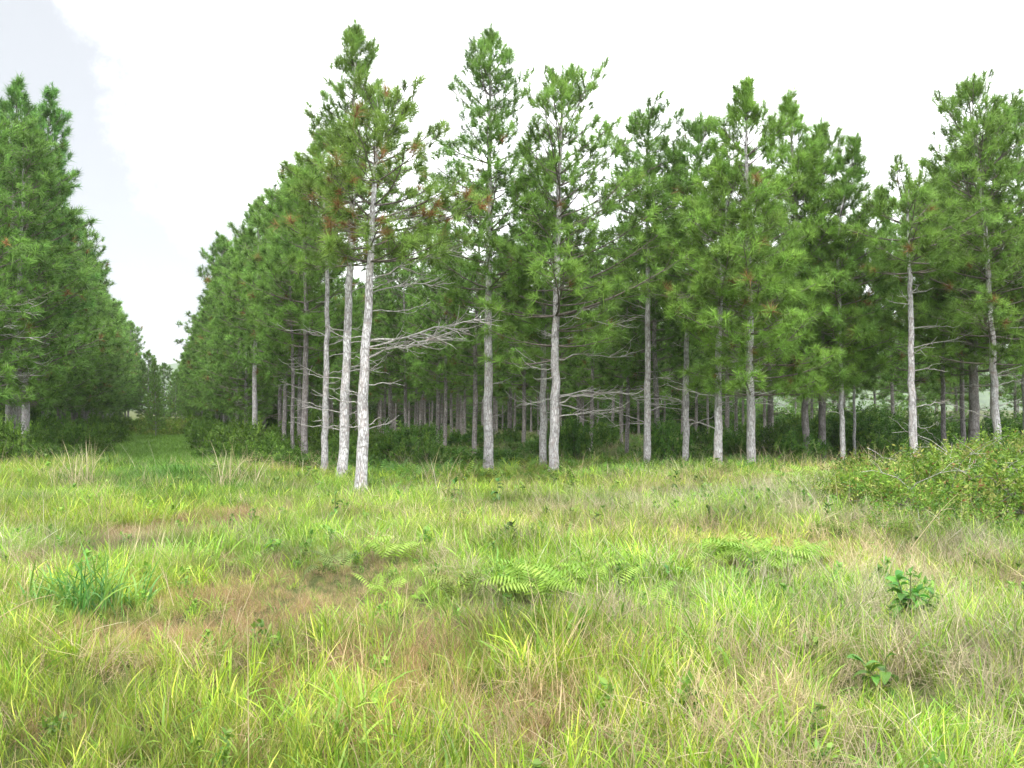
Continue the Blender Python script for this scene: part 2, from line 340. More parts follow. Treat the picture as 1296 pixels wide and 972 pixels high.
HEROES = [
 # px, depth, ytop, trunk pts, r0, crown-foot y, Rmax, extra, label
 (457, 21, 105, [(460, 500), (463, 420), (467, 340), (472, 243), (478, 105)], .148, 330, 1.95, dict(brown=.055, tone=(1.15, 1.0, 1.0), side=.25, gaps=.1, taper=.6), 'nearest pine with chalky white trunk and long bare dead branches sweeping right'),
 (433, 24, 22, [(438, 480), (441, 360), (445, 280), (447, 150), (447, 22)], .138, 335, 1.9, dict(brown=.03, tone=(1.1, 1.02, 1.0), taper=.8), 'tallest pine, straight pale trunk just left of the nearest one'),
 (411, 27.5, 168, [(414, 390), (410, 270), (402, 168)], .108, 340, 1.9, dict(brown=.02, taper=.75), 'pine with slim pale trunk, leftmost of the close group of three'),
 (386, 31, 205, [(387, 400), (380, 205)], .125, 440, 1.9, dict(taper=.55), 'pine with grey trunk behind the group of three, foliage hanging low'),
 (370, 33, 235, [(370, 450), (360, 235)], .07, 430, 1.7, dict(taper=.55), 'thin young pine just left of the low-hanging grey-trunked one'),
 (322, 40, 250, [(323, 440), (326, 250)], .125, 430, 1.9, dict(taper=.6), 'pine with spiky open top at the right side of the grassy ride'),
 (618, 27, 28, [(618, 450), (619, 300), (621, 28)], .155, 385, 2.1, dict(taper=.62, gaps=.12), 'tall pine with ragged double-shouldered top in the middle of the front row'),
 (687, 27.8, 185, [(688, 400), (695, 185)], .12, 430, 1.7, dict(taper=.6), 'pine half hidden behind the thick forked-looking trunk beside it'),
 (701, 26, 82, [(703, 450), (706, 300), (710, 180), (713, 82)], .155, 455, 2.3, dict(taper=.5, gaps=.2, tone=(1.12, 1.08, 1.0), front=.2, side=.15), 'pine with thick pale trunk and wide dead branches curving right at head height'),
 (819, 27.5, 130, [(820, 400), (821, 250), (822, 130)], .115, 330, 1.7, dict(taper=.5, gaps=.18), 'pine with round open crown set apart against the sky'),
 (867, 27.7, 140, [(870, 400), (880, 250), (890, 140)], .10, 370, 1.7, dict(taper=.65, gaps=.08), 'slender pine with pale trunk between two sturdier front-row pines'),
 (908, 25.6, 205, [(911, 400), (916, 330), (921, 280), (925, 205)], .125, 400, 1.8, dict(taper=.6, tone=(1.15, 1.06, 1)), 'pine with crooked trunk bending right as it climbs'),
 (951, 25.5, 98, [(949, 400), (946, 250), (947, 98)], .13, 500, 2.0, dict(taper=.62, tone=(1.2, 1.16, 1.0), front=.15, gaps=.04), 'pine with pale trunk, pointed top and bright yellow-green lower boughs'),
 (1020, 29, 112, [(1018, 400), (1000, 112)], .12, 500, 2.1, dict(taper=.65, tone=(1.2, 1.16, 1.0)), 'pine with full crown, left trunk of a close dark pair'),
 (1040, 29.4, 148, [(1040, 400), (1042, 148)], .125, 495, 2.1, dict(taper=.65, tone=(1.15, 1.12, 1.0)), 'pine with rounded top, right trunk of a close dark pair'),
 (1066, 28.3, 168, [(1064, 400), (1062, 280), (1090, 168)], .08, 440, 1.7, dict(taper=.75, gaps=.12), 'slim pine whose thin top leans right into a bare tip'),
 (1081, 30.5, 235, [(1081, 400), (1120, 235)], .045, 470, 1.3, dict(taper=.6), 'pole-thin sapling pine right of the slim leaning one'),
 (1157, 26, 220, [(1154, 450), (1152, 330), (1150, 250), (1155, 220)], .125, 345, 1.9, dict(taper=.5, gaps=.14, tone=(1.1, 1.03, 1)), 'pine with clean straight whitish trunk standing alone in a gap'),
 (1194, 30, 250, [(1194, 400), (1190, 250)], .085, 420, 1.6, dict(taper=.5), 'dark-trunked pine behind the bramble bank, left of the thick trunk'),
 (1218, 31, 215, [(1218, 400), (1215, 215)], .085, 420, 1.8, dict(taper=.5), 'second dark-trunked pine behind the bramble bank, close against the thick trunk'),
 (1233, 29, 175, [(1233, 400), (1228, 175)], .18, 470, 2.4, dict(taper=.55, tone=(1.1, 1.04, 1)), 'pine with the thickest trunk, behind the bramble bank at right'),
 (1262, 27, 95, [(1258, 450), (1250, 300), (1246, 250), (1228, 95)], .125, 460, 2.4, dict(taper=.55, tone=(1.1, 1.04, 1), side=-.1), 'tall full pine near the right edge with broad two-tone crown'),
 (1300, 29, 120, [(1298, 400), (1290, 120)], .13, 450, 2.4, dict(taper=.55), 'pine cut by the right edge of the view'),
 (11, 36, 96, [(11, 400), (17, 96)], .12, 450, 1.9, dict(taper=.5, tone=(.85, .97, 1.05)), 'pine with narrow spire top at the far left'),
 (32, 38, 104, [(34, 400), (62, 104)], .17, 450, 2.3, dict(taper=.7, tone=(.8, .95, 1.05)), 'large dark pine with thick trunk and pointed top at the left side of the ride'),
]
hero_specs = HEROES
placed = []
for hi, (px, d, yt, pts, r0, yc, Rm, ex, lab) in enumerate(HEROES):
    H = wz(yt, d); z0 = wz(yc, d); path = make_path(px, d, pts, H)
    x = wx(px, d); z = float(hgt(x, d))
    root = obj('pine_tree', None, loc=(x, d, z))
    tag(root, lab, 'pine tree')
    H -= z; z0 -= z
    tr, li, cr = grow(100 + hi, H, z0, Rm, path, r0=r0, K=54 if d < 32 else 36, wid=0.0135 if d < 32 else 0.021, **ex)
    t = obj('trunk', tr, root); t.color = (1.65, 1.67, 1.70, 1) if hi in (0, 1) else ((1.38, 1.39, 1.42, 1) if hi not in (3, 4, 13, 14, 18, 19, 20) else (.8, .76, .76, 1))
    tag(obj('limbs', li, root), kind='stuff'); obj('crown', cr, root)
    rr = np.random.default_rng(900 + hi)
    nd = 9 if d < 30 else 5
    if hi in (0, 8): nd = 10
    for k in range(nd):
        zz = rr.uniform(1.4, max(z0 + 0.8, 2.5)); a = rr.uniform(0, 6.28)
        stub = rr.random() < 0.3
        Lb = rr.uniform(0.12, 0.3) if stub else rr.uniform(0.6, 1.5)
        b = (*path(zz), zz)
        me = dead_branch(rr, b, a, Lb * (.6 if hi not in (0, 8) else 1), rr.uniform(0, .35), rr.uniform(.1, .5), rr.uniform(.1, .5), rr.normal(0, .2), r0=0.012 if stub else 0.014, nsub=0 if stub else 4)
        o = obj('dead_branch', me, root)
    placed.append((x, d))
    if hi == 0:      # the long bare boughs sweeping right
        hand = [(432, .10, 2.55, .18, .10, .18, .1, .03), (455, -.15, 1.9, .45, .25, .1, .12, .026), (440, .25, 2.1, .30, .35, .25, -.2, .022),
                (372, -.3, 1.7, .35, .3, .0, .2, .02), (355, .2, 1.9, .5, .1, .0, -.1, .02), (440, -.5, 1.3, .1, .5, .5, .3, .018),
                (488, 0.1, .85, .25, .25, .0, .0, .018), (545, .2, .35, .9, .1, .0, 0, .015), (425, 3.3, .8, -.1, .5, .9, .2, .016), (500, 3.0, .5, .3, .1, .1, .2, .014), (540, 3.1, .55, .0, .1, .1, .2, .014)]
        for (py, a, Lb, el, dr, lf, bd, rb) in hand:
            zz = wz(py, d) - z
            obj('dead_branch', dead_branch(rr, (*path(zz), zz), a, Lb, el, dr, lf, bd, r0=rb * .9, nsub=16 if Lb > 1 else 2, sub=.40), root)
    if hi == 8:
        hand = [(512, .05, 2.4, .55, .75, .25, .1, .024), (500, -.2, 1.9, .1, .0, -.1, .1, .02), (512, .3, 1.5, -.1, .5, .5, -.3, .018), (528, -.1, 1.9, .12, .1, .2, -.2, .018),
                (455, .15, 2.2, .3, .5, .25, .1, .018), (400, -.1, 2.0, .0, .5, .4, .1, .018), (505, -.4, 1.6, .4, .9, .5, .2, .016)]
        for (py, a, Lb, el, dr, lf, bd, rb) in hand:
            zz = wz(py, d) - z
            obj('dead_branch', dead_branch(rr, (*path(zz), zz), a, Lb, el, dr, lf, bd, r0=rb, nsub=8, sub=.45), root)
    if hi in (1, 2, 9, 10, 11, 12, 17, 21):
        for k in range(7):
            zz = wz(rr.uniform(350, 560), d) - z; a = rr.choice([0, 3.14]) + rr.normal(0, .5)
            obj('dead_branch', dead_branch(rr, (*path(zz), zz), a, rr.uniform(.7, 1.5), rr.uniform(.1, .6), rr.uniform(.2, .6), rr.uniform(0, .4), rr.normal(0, .2), r0=.015, nsub=3), root)

# ---- shared kinds for the trees inside the plantation and down the ride
def straight(k):
    def f(z): return 0.06 * math.sin(z * 0.45 + k) , 0.05 * math.sin(z * 0.33 + 2 * k)
    return f
KINDS = []
for k in range(6):
    edge = k >= 3
    H = 11.5
    tr, li, cr = grow(500 + k, H, 1.9 if edge else 3.5, 2.3 if edge else 2.1, straight(k), detail=0.8, K=30, wid=0.026, tuft=0.33, dens=1.0, taper=.5, tone=(1.0, 1.03, 1.0), brown=.012, r0=.125, sides=8)
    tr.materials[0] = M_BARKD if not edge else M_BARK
    rr = np.random.default_rng(700 + k); db = MB()
    for q in range(20 if not edge else 10):
        zz = rr.uniform(1.6, 5.2 if not edge else 3.6); a = rr.uniform(0, 6.28); Lb = rr.uniform(.3, 1.15)
        Q = dead_path(rr, (*straight(k)(zz), zz), a, Lb, rr.uniform(-.05, .4), rr.uniform(.1, .5), rr.uniform(.1, .5), rr.normal(0, .2), 7)
        db.tube(Q, np.linspace(.014, .004, 7), 4)
        for s_ in range(3):
            j = rr.integers(2, 6); q2 = dead_path(rr, Q[j], a + rr.choice([-1, 1]) * rr.uniform(.4, 1.1), Lb * .4, rr.uniform(-.3, .4), .2, .3, 0, 5)
            db.tube(q2, np.linspace(.008, .003, 5), 3)
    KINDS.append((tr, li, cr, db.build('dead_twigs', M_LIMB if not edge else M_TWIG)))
def put_pine(x, y, k, H, lab, grp, rr, wid=1.0):
    tr, li, cr, db = KINDS[k]
    root = obj('pine_tree', None, loc=(x, y, float(hgt(x, y)))); tag(root, lab, 'pine tree', grp)
    s = H / 11.5; root.scale = (s * wid, s * wid, s); root.rotation_euler = (rr.normal(0, .012), rr.normal(0, .012), rr.uniform(0, 6.28))
    obj('trunk', tr, root); tag(obj('limbs', li, root), kind='stuff'); obj('crown', cr, root); tag(obj('dead_twigs', db, root), kind='stuff')
    tint = rr.uniform(.85, 1.15)
    root.children[-2].color = (tint, tint * rr.uniform(.97, 1.03), tint, 1)
    tb = rr.uniform(.7, 1.15); root.children[0].color = (tb, tb, tb, 1)
    placed.append((x, y)); return root
rr = np.random.default_rng(42)
def free(x, y, r): return all((x - a) ** 2 + (y - b) ** 2 > r * r for a, b in placed)
LAB_IN = 'slim dark-trunked pine standing inside the plantation behind the front row'
for row in range(7):
    v0 = 4.7 + 4.8 * row
    umax = 46 if row in (0, 6) else 100
    u = 27.0 + (row % 2) * 1.4
    while u < umax:
        uu = u + rr.normal(0, .35); v = v0 + rr.normal(0, .28); x, y = uv_xy(uu, v)
        px = 648 + x / y * F
        if -60 < px < 1400 and free(x, y, 2.0) and y > 30:
            H = (rr.uniform(8.6, 10.4) if row < 1 else rr.uniform(7.6, 9.8)) if row < 5 else rr.uniform(7.4, 9.2)
            zone = ('left', 'behind the close group of three pale trunks') if px < 480 else ('middle', 'behind the middle of the front row') if px < 960 else ('right', 'at the thin right end where pale sky shows')
            depth_ = 'first dark-trunked pines' if row == 0 or u < 34 else 'slim pine standing deep inside the plantation'
            put_pine(x, y, int(rr.integers(0, 3)), H, ('slim dark pine close ' if u < 34 else 'slim pine deep in shade ') + zone[1], ('near ' if u < 34 else 'deep ') + f'plantation pines, {zone[0]} part', rr)
        u += 2.9 if u < 60 else 3.4
# right side of the ride
for u in np.arange(47.5, 150, 3.2):
    uu = u + rr.normal(0, .4); x, y = uv_xy(uu, 4.3 + rr.normal(0, .6))
    put_pine(x, y, 3 + int(rr.integers(0, 3)), rr.uniform(8.6, 9.8) if u < 52 else rr.uniform(10.2, 12.6) if u < 80 else rr.uniform(9, 12.5), 'pine in the ' + ('near' if u < 72 else 'far') + ' half of the row along the right side of the ride', 'pines lining the right side of the ride, ' + ('near' if u < 72 else 'far') + ' half', rr, 1.05)
# left block
for row in range(3):
    for u in np.arange(37.5, 152 if row == 0 else 75, 3.2):
        uu = u + rr.normal(0, .4); x, y = uv_xy(uu, -5.0 - 4.6 * row + rr.normal(0, .55))
        px = 648 + x / y * F
        if px > -70 and free(x, y, 2.0):
            lab, grp = (('pine in the ' + ('near' if u < 62 else 'far') + ' half of the row along the left side of the ride', 'pines lining the left side of the ride, ' + ('near' if u < 62 else 'far') + ' half') if row == 0 else ('dark pine deeper in the left block behind the ride row', 'pines inside the left block'))
            put_pine(x, y, 3 + int(rr.integers(0, 3)), (rr.uniform(10.6, 11.8) if u < 47 else rr.uniform(10.4, 13.6)), lab, grp, rr, rr.uniform(1.0, 1.25))
# pine just outside the left edge whose dead boughs reach in
x, y = wx(-38, 31), 31
ro = put_pine(x, y, 4, 12.2, 'pine at the left edge with pale leafless boughs reaching into view', None, rr)
ro.rotation_euler = (0, 0, 0); ro.scale = (1, 1, 1)
for (py, a, Lb, el, dr, lf) in [(385, .1, 2.1, .0, .3, .3), (400, -.2, 2.3, .3, .6, .3), (430, .0, 2.2, .25, .5, .2), (445, .2, 2.0, .1, .4, .1), (480, .1, 1.9, .05, .1, .1), (415, -.4, 2.0, .2, .8, .6)]:
    zz = wz(py, y); obj('dead_branch', dead_branch(rr, (0, 0, zz), a, Lb, el, dr, lf, rr.normal(0, .15), r0=.022, nsub=7, sub=.4), ro)

# ------------------------------------------------------------------ shrubs
def shrub_mesh(seed, nsp, size, W, Hh, cols, lobes=7, up=0.5, red=0.0, per=12, slen=.42):
    r = np.random.default_rng(seed)
    lc = np.stack([r.uniform(-.7, .7, lobes) * W, r.uniform(-.7, .7, lobes) * W, r.uniform(.15, .7, lobes) * Hh * r.uniform(.5, 1.1, lobes)], 1)
    lr = r.uniform(.22, .42, lobes)
    li = r.integers(0, lobes, nsp); d = unit(r.normal(size=(nsp, 3)))
    S = lc[li] + d * (lr[li] * r.uniform(0.1, 1.0, nsp) ** .6)[:, None] * np.array([W, W, Hh * .8])
    sd = unit(d * .8 + r.normal(size=(nsp, 3)) * .45 + [0, 0, up]); sl = slen * r.uniform(.4, 1.25, nsp) * (r.random(nsp) ** .3)
    t_ = (np.arange(per) + .5) / per
    P = S[:, None] + sd[:, None] * (sl[:, None] * t_)[..., None]; P[..., 2] -= (sl[:, None] * t_) ** 2 * .5
    pr = unit(np.cross(sd, r.normal(size=(nsp, 3)))); sg = np.where(np.arange(per) % 2, 1, -1)
    t = unit(pr[:, None] * sg[None, :, None] + sd[:, None] * .6 + r.normal(size=(nsp, per, 3)) * .35)
    nrm = unit(np.cross(t, sd[:, None]) * sg[None, :, None] + r.normal(size=(nsp, per, 3)) * .35); b = np.cross(nrm, t)
    s = (size * r.uniform(.6, 1.3, (nsp, per, 1)) * (1.15 - .5 * t_)[None, :, None])
    P = (P + t * s).reshape(-1, 3); P[:, 2] = np.abs(P[:, 2]) + 0.02; nl = len(P)
    t, nrm, b, s = (q.reshape(nl, -1) for q in (t, nrm, b, s))
    V = np.stack([P - t * s, P - b * s * .42 + nrm * s * .12, P + t * s - nrm * s * .3, P + b * s * .42 + nrm * s * .12], 1).reshape(-1, 3)
    i = np.arange(nl)[:, None] * 4; F_ = np.concatenate([i + [0, 1, 2], i + [0, 2, 3]])
    cols = np.array(cols); ci = r.integers(0, len(cols), nsp); col = np.repeat(cols[ci] * r.uniform(.7, 1.3, (nsp, 1)), per, 0) * r.uniform(.8, 1.2, (nl, 1))
    if red > 0: m = r.random(nl) < red; col[m] = np.array([.24, .12, .05]) * r.uniform(.7, 1.3, (m.sum(), 1))
    fol = mesh_np('foliage', V, [F_], np.repeat(col, 4, 0), M_LEAF)
    sb = MB()
    for k in range(lobes):
        e = lc[k]; sb.tube(np.array([[0.1 * e[0], .1 * e[1], -.1], e * [.45, .45, .5], e]), [.02, .014, .006], 4)
    for k in range(lobes * 3):
        e = P[r.integers(0, nl)]; c = lc[r.integers(0, lobes)] * .7; sb.tube(np.array([c, (c + e) / 2 + r.normal(0, .05, 3), e]), [.01, .007, .003], 3)
    return fol, sb.build('stems', M_LIMB)
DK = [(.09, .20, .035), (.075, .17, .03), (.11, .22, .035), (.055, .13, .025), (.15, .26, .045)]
BR = [(.13, .24, .03), (.20, .30, .04), (.085, .18, .028), (.15, .26, .035), (.30, .33, .09)]
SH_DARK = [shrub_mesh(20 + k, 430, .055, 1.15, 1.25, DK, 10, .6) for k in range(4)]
SH_RIDE = [shrub_mesh(30 + k, 560, .048, 1.2, 1.1, [(.085, .17, .025), (.12, .22, .03), (.06, .13, .02)], 12, .7) for k in range(4)]
SH_BRAM = [shrub_mesh(40 + k, 620, .044, 1.35, .95, BR, 16, .6, .035, 11, .6) for k in range(4)]
SH_TALL = [shrub_mesh(50 + k, 460, .055, .9, 2.2, DK, 13, .6, 0, 12, .5) for k in range(3)]
def put_shrub(name, lib, k, x, y, s, lab, cat, grp, rr, sz=None, dz=0.0):
    root = obj(name, None, loc=(x, y, float(hgt(x, y)) - .05 + dz)); tag(root, lab, cat, grp)
    root.scale = (s, s, sz or s); root.rotation_euler = (0, 0, rr.uniform(0, 6.28))
    f = obj('foliage', lib[k][0], root); t = rr.uniform(.85, 1.15); f.color = (t * rr.uniform(.95, 1.1), t, t * .95, 1)
    tag(obj('stems', lib[k][1], root), kind='stuff'); return root
rs = np.random.default_rng(11)
# understorey along and inside the plantation edge
for d0, step, jit in ((29.5, 1.35, .7), (32.5, 1.6, .9), (37, 1.9, 1.2), (43, 2.2, 1.5), (51, 3.0, 1.5)):
    x = wx(455, d0)
    while x < wx(1180, d0):
        y = d0 + rs.uniform(-jit, jit); v = .944 * x + .329 * y
        if v > 5.0 and rs.random() < .86:
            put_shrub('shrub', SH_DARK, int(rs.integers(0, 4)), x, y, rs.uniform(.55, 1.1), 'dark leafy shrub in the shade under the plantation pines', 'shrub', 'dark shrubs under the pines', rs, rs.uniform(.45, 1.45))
        x += step * rs.uniform(.7, 1.3)
for (px, d, s) in [(985, 31, .95), (1015, 33, 1.05), (1060, 34, 1.1), (1100, 32, 1.1), (1135, 33, 1.0), (1085, 36, 1.2), (930, 33, .8), (1180, 34, .9), (1215, 35, .8), (1268, 35, 1.0), (1300, 34, 1.1)]:
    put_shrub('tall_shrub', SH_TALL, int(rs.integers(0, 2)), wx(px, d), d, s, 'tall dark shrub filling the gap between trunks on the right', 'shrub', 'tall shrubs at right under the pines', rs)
for u in np.arange(34, 104, 1.7):
    for vv in (31.0, 33.5):
        x, y = uv_xy(u + rs.normal(0, .4), vv + rs.normal(0, .5))
        if u < 50 and vv > 32: continue
        put_shrub('tall_shrub', SH_TALL, int(rs.integers(0, 3)), x, y, rs.uniform(.85, 1.25) if u < 52 else rs.uniform(1.6, 2.3), 'tall bush in the thicket closing the far side of the plantation', 'shrub', 'thicket beyond the plantation', rs)
for (v0, u0, u1, st, uw) in ((-7.6, 38, 150, 2.6, 1), (7.2, 52, 150, 3.0, 1), (-12.3, 38, 80, 2.6, 1)):
    for u in np.arange(u0, u1, st):
        x, y = uv_xy(u + rs.normal(0, .4), v0 + rs.normal(0, .5))
        if 648 + x / y * F > -60: put_shrub('tall_shrub', SH_TALL, int(rs.integers(0, 3)), x, y, rs.uniform(1.0, 1.5), 'tall shrub between the trunks just inside the edge of the ride', 'shrub', 'tall shrubs inside the ride edges', rs)
for v in np.arange(8, 31, 1.7):
    x, y = uv_xy(102 + rs.normal(0, .6), v)
    put_shrub('tall_shrub', SH_TALL, int(rs.integers(0, 3)), x, y, rs.uniform(1.9, 2.6), 'tall bush in the thicket closing the far side of the plantation', 'shrub', 'thicket beyond the plantation', rs)
# bushes on both sides of the ride
for (v0, u0, u1, st) in ((3.4, 31, 70, 1.7), (2.6, 38, 90, 2.4), (-3.3, 34, 90, 1.9), (-4.6, 32, 60, 1.8), (-6.8, 32, 48, 2.0), (5.6, 30, 44, 2.0)):
    for u in np.arange(u0, u1, st):
        x, y = uv_xy(u + rs.normal(0, .3), v0 + rs.normal(0, .35))
        side = 'right' if v0 > 0 else 'left'
        put_shrub('bush', SH_RIDE, int(rs.integers(0, 4)), x, y, rs.uniform(.7, 1.25), f'low green bush along the {side} side of the grassy ride', 'bush', f'bushes on the {side} of the ride', rs, rs.uniform(.55, 1.6))
# far end of the ride: pale bushes and distant trees
for k, (px, d, s) in enumerate([(204, 62, 1.15), (226, 64, 1.2), (186, 66, 1.35), (244, 61, 1.25), (214, 70, 1.4), (196, 74, 1.6), (232, 76, 1.5)]):
    put_shrub('bush', SH_BRAM, k % 4, wx(px, d), d, s, 'pale yellow-green bush closing the far end of the ride', 'bush', 'pale bushes at the end of the ride', rs)
for k, (px, d, H, w_) in enumerate([(198, 58, 4.9, .6), (222, 84, 5.4, .9), (236, 96, 6.4, 1.1), (188, 92, 7.4, 1.1), (208, 112, 7.2, 1.3), (248, 88, 6, 1.2)]):
    put_pine(wx(px, d), d, 3 + k % 3, H, ['sapling pine with thin bare trunk standing in the end of the ride', 'small tree closing the end of the ride'][k > 0], [None, 'small trees closing the end of the ride'][k > 0], rs, w_)

for u in np.arange(14, 50, 1.9):
    x, y = uv_xy(u + rs.normal(0, .5), 35 + rs.normal(0, .8))
    put_shrub('tall_shrub', SH_TALL, int(rs.integers(0, 3)), x, y, rs.uniform(.8, 1.3), 'bush in the pale light just beyond the right end of the plantation', 'shrub', 'bushes beyond the right end of the plantation', rs)
for k in range(16):
    px, d = rs.uniform(960, 1330), rs.uniform(55, 120)
    put_pine(wx(px, d), d, int(rs.integers(0, 6)), rs.uniform(5, 8.5), 'small hazy pine standing in the open beyond the plantation', 'hazy pines beyond the plantation', rs)
# bramble bank at right
for k, (px, d, s, sz, lab) in enumerate([
    (1105, 16.0, .80, .75, 'bramble bush at the low left end of the bank'), (1165, 15.6, .9, .85, 'bramble bush with reddish leaves left of the bank crest'),
    (1225, 16.2, 1.05, 1.05, 'bramble bush on the crest of the bank'), (1290, 16.0, 1.1, 1.15, 'bramble bush at the right edge of the bank'),
    (1200, 14.0, .75, .6, 'low bramble bush in front of the bank crest'), (1268, 13.8, .85, .75, 'low bramble bush at the front right of the bank'),
    (1330, 14.5, 1.1, 1.1, 'bramble bush cut by the right edge of the view'), (1150, 18.5, .9, .8, 'bramble bush behind the low end of the bank'), (1235, 19, 1.0, .95, 'bramble bush behind the crest of the bank'), (1310, 19.5, 1.1, 1.1, 'bramble bush at the back right of the bank'),
    (1125, 13.6, .55, .4, 'small flat bramble bush at the left foot of the bank'), (1060, 17.5, .6, .45, 'small bramble bush left of the bank, among bright ferns')]):
    put_shrub('bramble_bush', SH_BRAM, k % 4, wx(px, d), d, s, lab, 'bush', 'brambles on the bank', rs, sz)

for k in range(16):
    px, d = rs.uniform(1010, 1330), rs.uniform(12.6, 19.5)
    put_shrub('bramble_sprig', SH_BRAM, k % 4, wx(px, d), d, rs.uniform(.28, .5), 'small bramble sprig growing out of the grass around the bank', 'bush', 'bramble sprigs around the bank', rs, rs.uniform(.3, .75), .05)
for k in range(14):      # bare canes standing out of the brambles
    px, d = rs.uniform(1090, 1320), rs.uniform(14.5, 18.5); x = wx(px, d); a = rs.uniform(0, 6.28); h = rs.uniform(.9, 1.5)
    cb = MB(); Q = dead_path(rs, (0, 0, 0), a, h, 1.4, .5, -.2, .2, 8); cb.tube(Q, np.linspace(.008, .003, 8), 4)
    for q in range(3): cb.tube(dead_path(rs, Q[rs.integers(3, 7)], a + rs.choice([-1, 1]), h * .3, .8, .2, 0, .1, 5), np.linspace(.004, .002, 5), 3)
    o = obj('dry_cane', cb.build('dry_cane', M_TWIG), None, (x, d, float(hgt(x, d)))); tag(o, 'bare dry cane sticking up out of the brambles on the bank', 'cane', 'dry canes in the brambles')

# ------------------------------------------------------------------ grass clumps (sources for geometry-node instancing)
def blades(r, n, rad, ln, wid, lean, curl, cols, seg=4, z0=0.0, grav=0.0, base=None):
    t = np.linspace(0, 1, seg + 1)
    a = r.uniform(0, 6.28, n); pr = rad * np.sqrt(r.random(n)); ba = r.uniform(0, 6.28, n)
    P0 = np.stack([pr * np.cos(ba), pr * np.sin(ba), np.full(n, z0)], 1)
    le = np.abs(r.normal(lean, lean * .5 + .05, n)); l = ln * r.uniform(.45, 1.15, n); cu = curl * r.uniform(.3, 1.5, n)
    ang = np.pi / 2 - le[:, None] - cu[:, None] * t[None, :] ** 1.3
    ds = l[:, None] / seg
    hx = np.concatenate([np.zeros((n, 1)), np.cumsum(np.cos(ang[:, :-1]) * ds, 1)], 1); hz = np.concatenate([np.zeros((n, 1)), np.cumsum(np.sin(ang[:, :-1]) * ds, 1)], 1)
    C_ = P0[:, None] + np.stack([hx * np.cos(a)[:, None], hx * np.sin(a)[:, None], hz], -1)
    C_[..., 2] = np.maximum(C_[..., 2], 0.005)
    tw = a + np.pi / 2 + r.normal(0, .5, n)
    sd = np.stack([np.cos(tw), np.sin(tw), r.normal(0, .25, n)], 1)
    wv = wid * r.uniform(.6, 1.3, n)[:, None] * np.interp(t, [0, .35, .75, 1], [.55, 1, .75, .06])[None]
    Lf = C_ - sd[:, None] * wv[..., None] / 2; Rt = C_ + sd[:, None] * wv[..., None] / 2
    V = np.stack([Lf, Rt], 2).reshape(-1, 3)
    k = np.arange(seg) * 2; q = np.stack([k, k + 1, k + 3, k + 2], 1)
    Fq = (np.arange(n)[:, None, None] * (seg + 1) * 2 + q[None]).reshape(-1, 4)
    cols = np.array(cols); c = cols[r.integers(0, len(cols), n)] * r.uniform(.75, 1.25, (n, 1))
    b_ = c if base is None else np.broadcast_to(np.array(base), c.shape)
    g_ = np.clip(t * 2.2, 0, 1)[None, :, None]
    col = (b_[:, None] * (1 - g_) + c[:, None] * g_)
    return V, Fq, np.repeat(col, 2, axis=1).reshape(-1, 3) if False else np.repeat(col[:, :, None], 2, 2).reshape(-1, 3)
YG = [(.23, .38, .03), (.30, .44, .035), (.16, .31, .025), (.36, .43, .055)]
FG = [(.19, .32, .03), (.25, .36, .04), (.14, .26, .028), (.30, .34, .07)]
ST = [(.40, .33, .18), (.48, .40, .25), (.30, .24, .13), (.42, .35, .22)]
RB = [(.29, .19, .10), (.36, .245, .135), (.23, .145, .08), (.37, .285, .16), (.21, .22, .07)]
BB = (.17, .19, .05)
hid = bpy.data.collections.new('grass_sources')
def source(name, parts):
    mb = MB()
    for V, Fq, c in parts: mb.add(V, Fq, c)
    o = bpy.data.objects.new(name, mb.build(name, M_GRASS)); hid.objects.link(o)
src_names = []
def kinds(tagname, fn, n):
    out = []
    for k in range(n):
        r = np.random.default_rng(hash_(tagname) + k); nm = f'{tagname}_{k}'
        source(nm, fn(r)); src_names.append(nm); out.append(nm)
    return out
def hash_(s): return sum(ord(c) * (i + 3) for i, c in enumerate(s))
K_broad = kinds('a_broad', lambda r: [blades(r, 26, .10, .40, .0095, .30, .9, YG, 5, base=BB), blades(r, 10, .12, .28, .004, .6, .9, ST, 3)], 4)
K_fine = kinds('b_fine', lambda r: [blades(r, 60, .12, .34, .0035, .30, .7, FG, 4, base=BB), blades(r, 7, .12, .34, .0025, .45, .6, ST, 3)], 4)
K_straw = kinds('c_straw', lambda r: [blades(r, 22, .16, .36, .0042, 1.1, .4, ST, 3, z0=.05), blades(r, 22, .2, .36, .004, 1.2, .3, ST, 3, z0=.16), blades(r, 10, .2, .34, .004, 1.3, .2, ST, 3, z0=.24), blades(r, 16, .14, .36, .0035, .55, .5, ST, 3), blades(r, 6, .12, .28, .005, .4, .8, YG, 4)], 4)
K_red = kinds('d_red', lambda r: [blades(r, 60, .15, .36, .0034, .45, .7, RB, 4), blades(r, 30, .18, .3, .004, 1.0, .5, RB + ST[:1], 3, z0=.05), blades(r, 6, .15, .3, .006, .4, .8, YG, 4)], 3)
K_tall = kinds('e_tall', lambda r: [blades(r, 7, .10, .78, .0034, .16, .45, ST, 6), blades(r, 14, .1, .4, .004, .35, .6, FG, 4)], 3)
K_lush = kinds('f_lush', lambda r: [blades(r, 70, .18, .36, .006, .32, 1.0, [(.10, .21, .025), (.13, .25, .03), (.08, .17, .022)], 5)], 3)
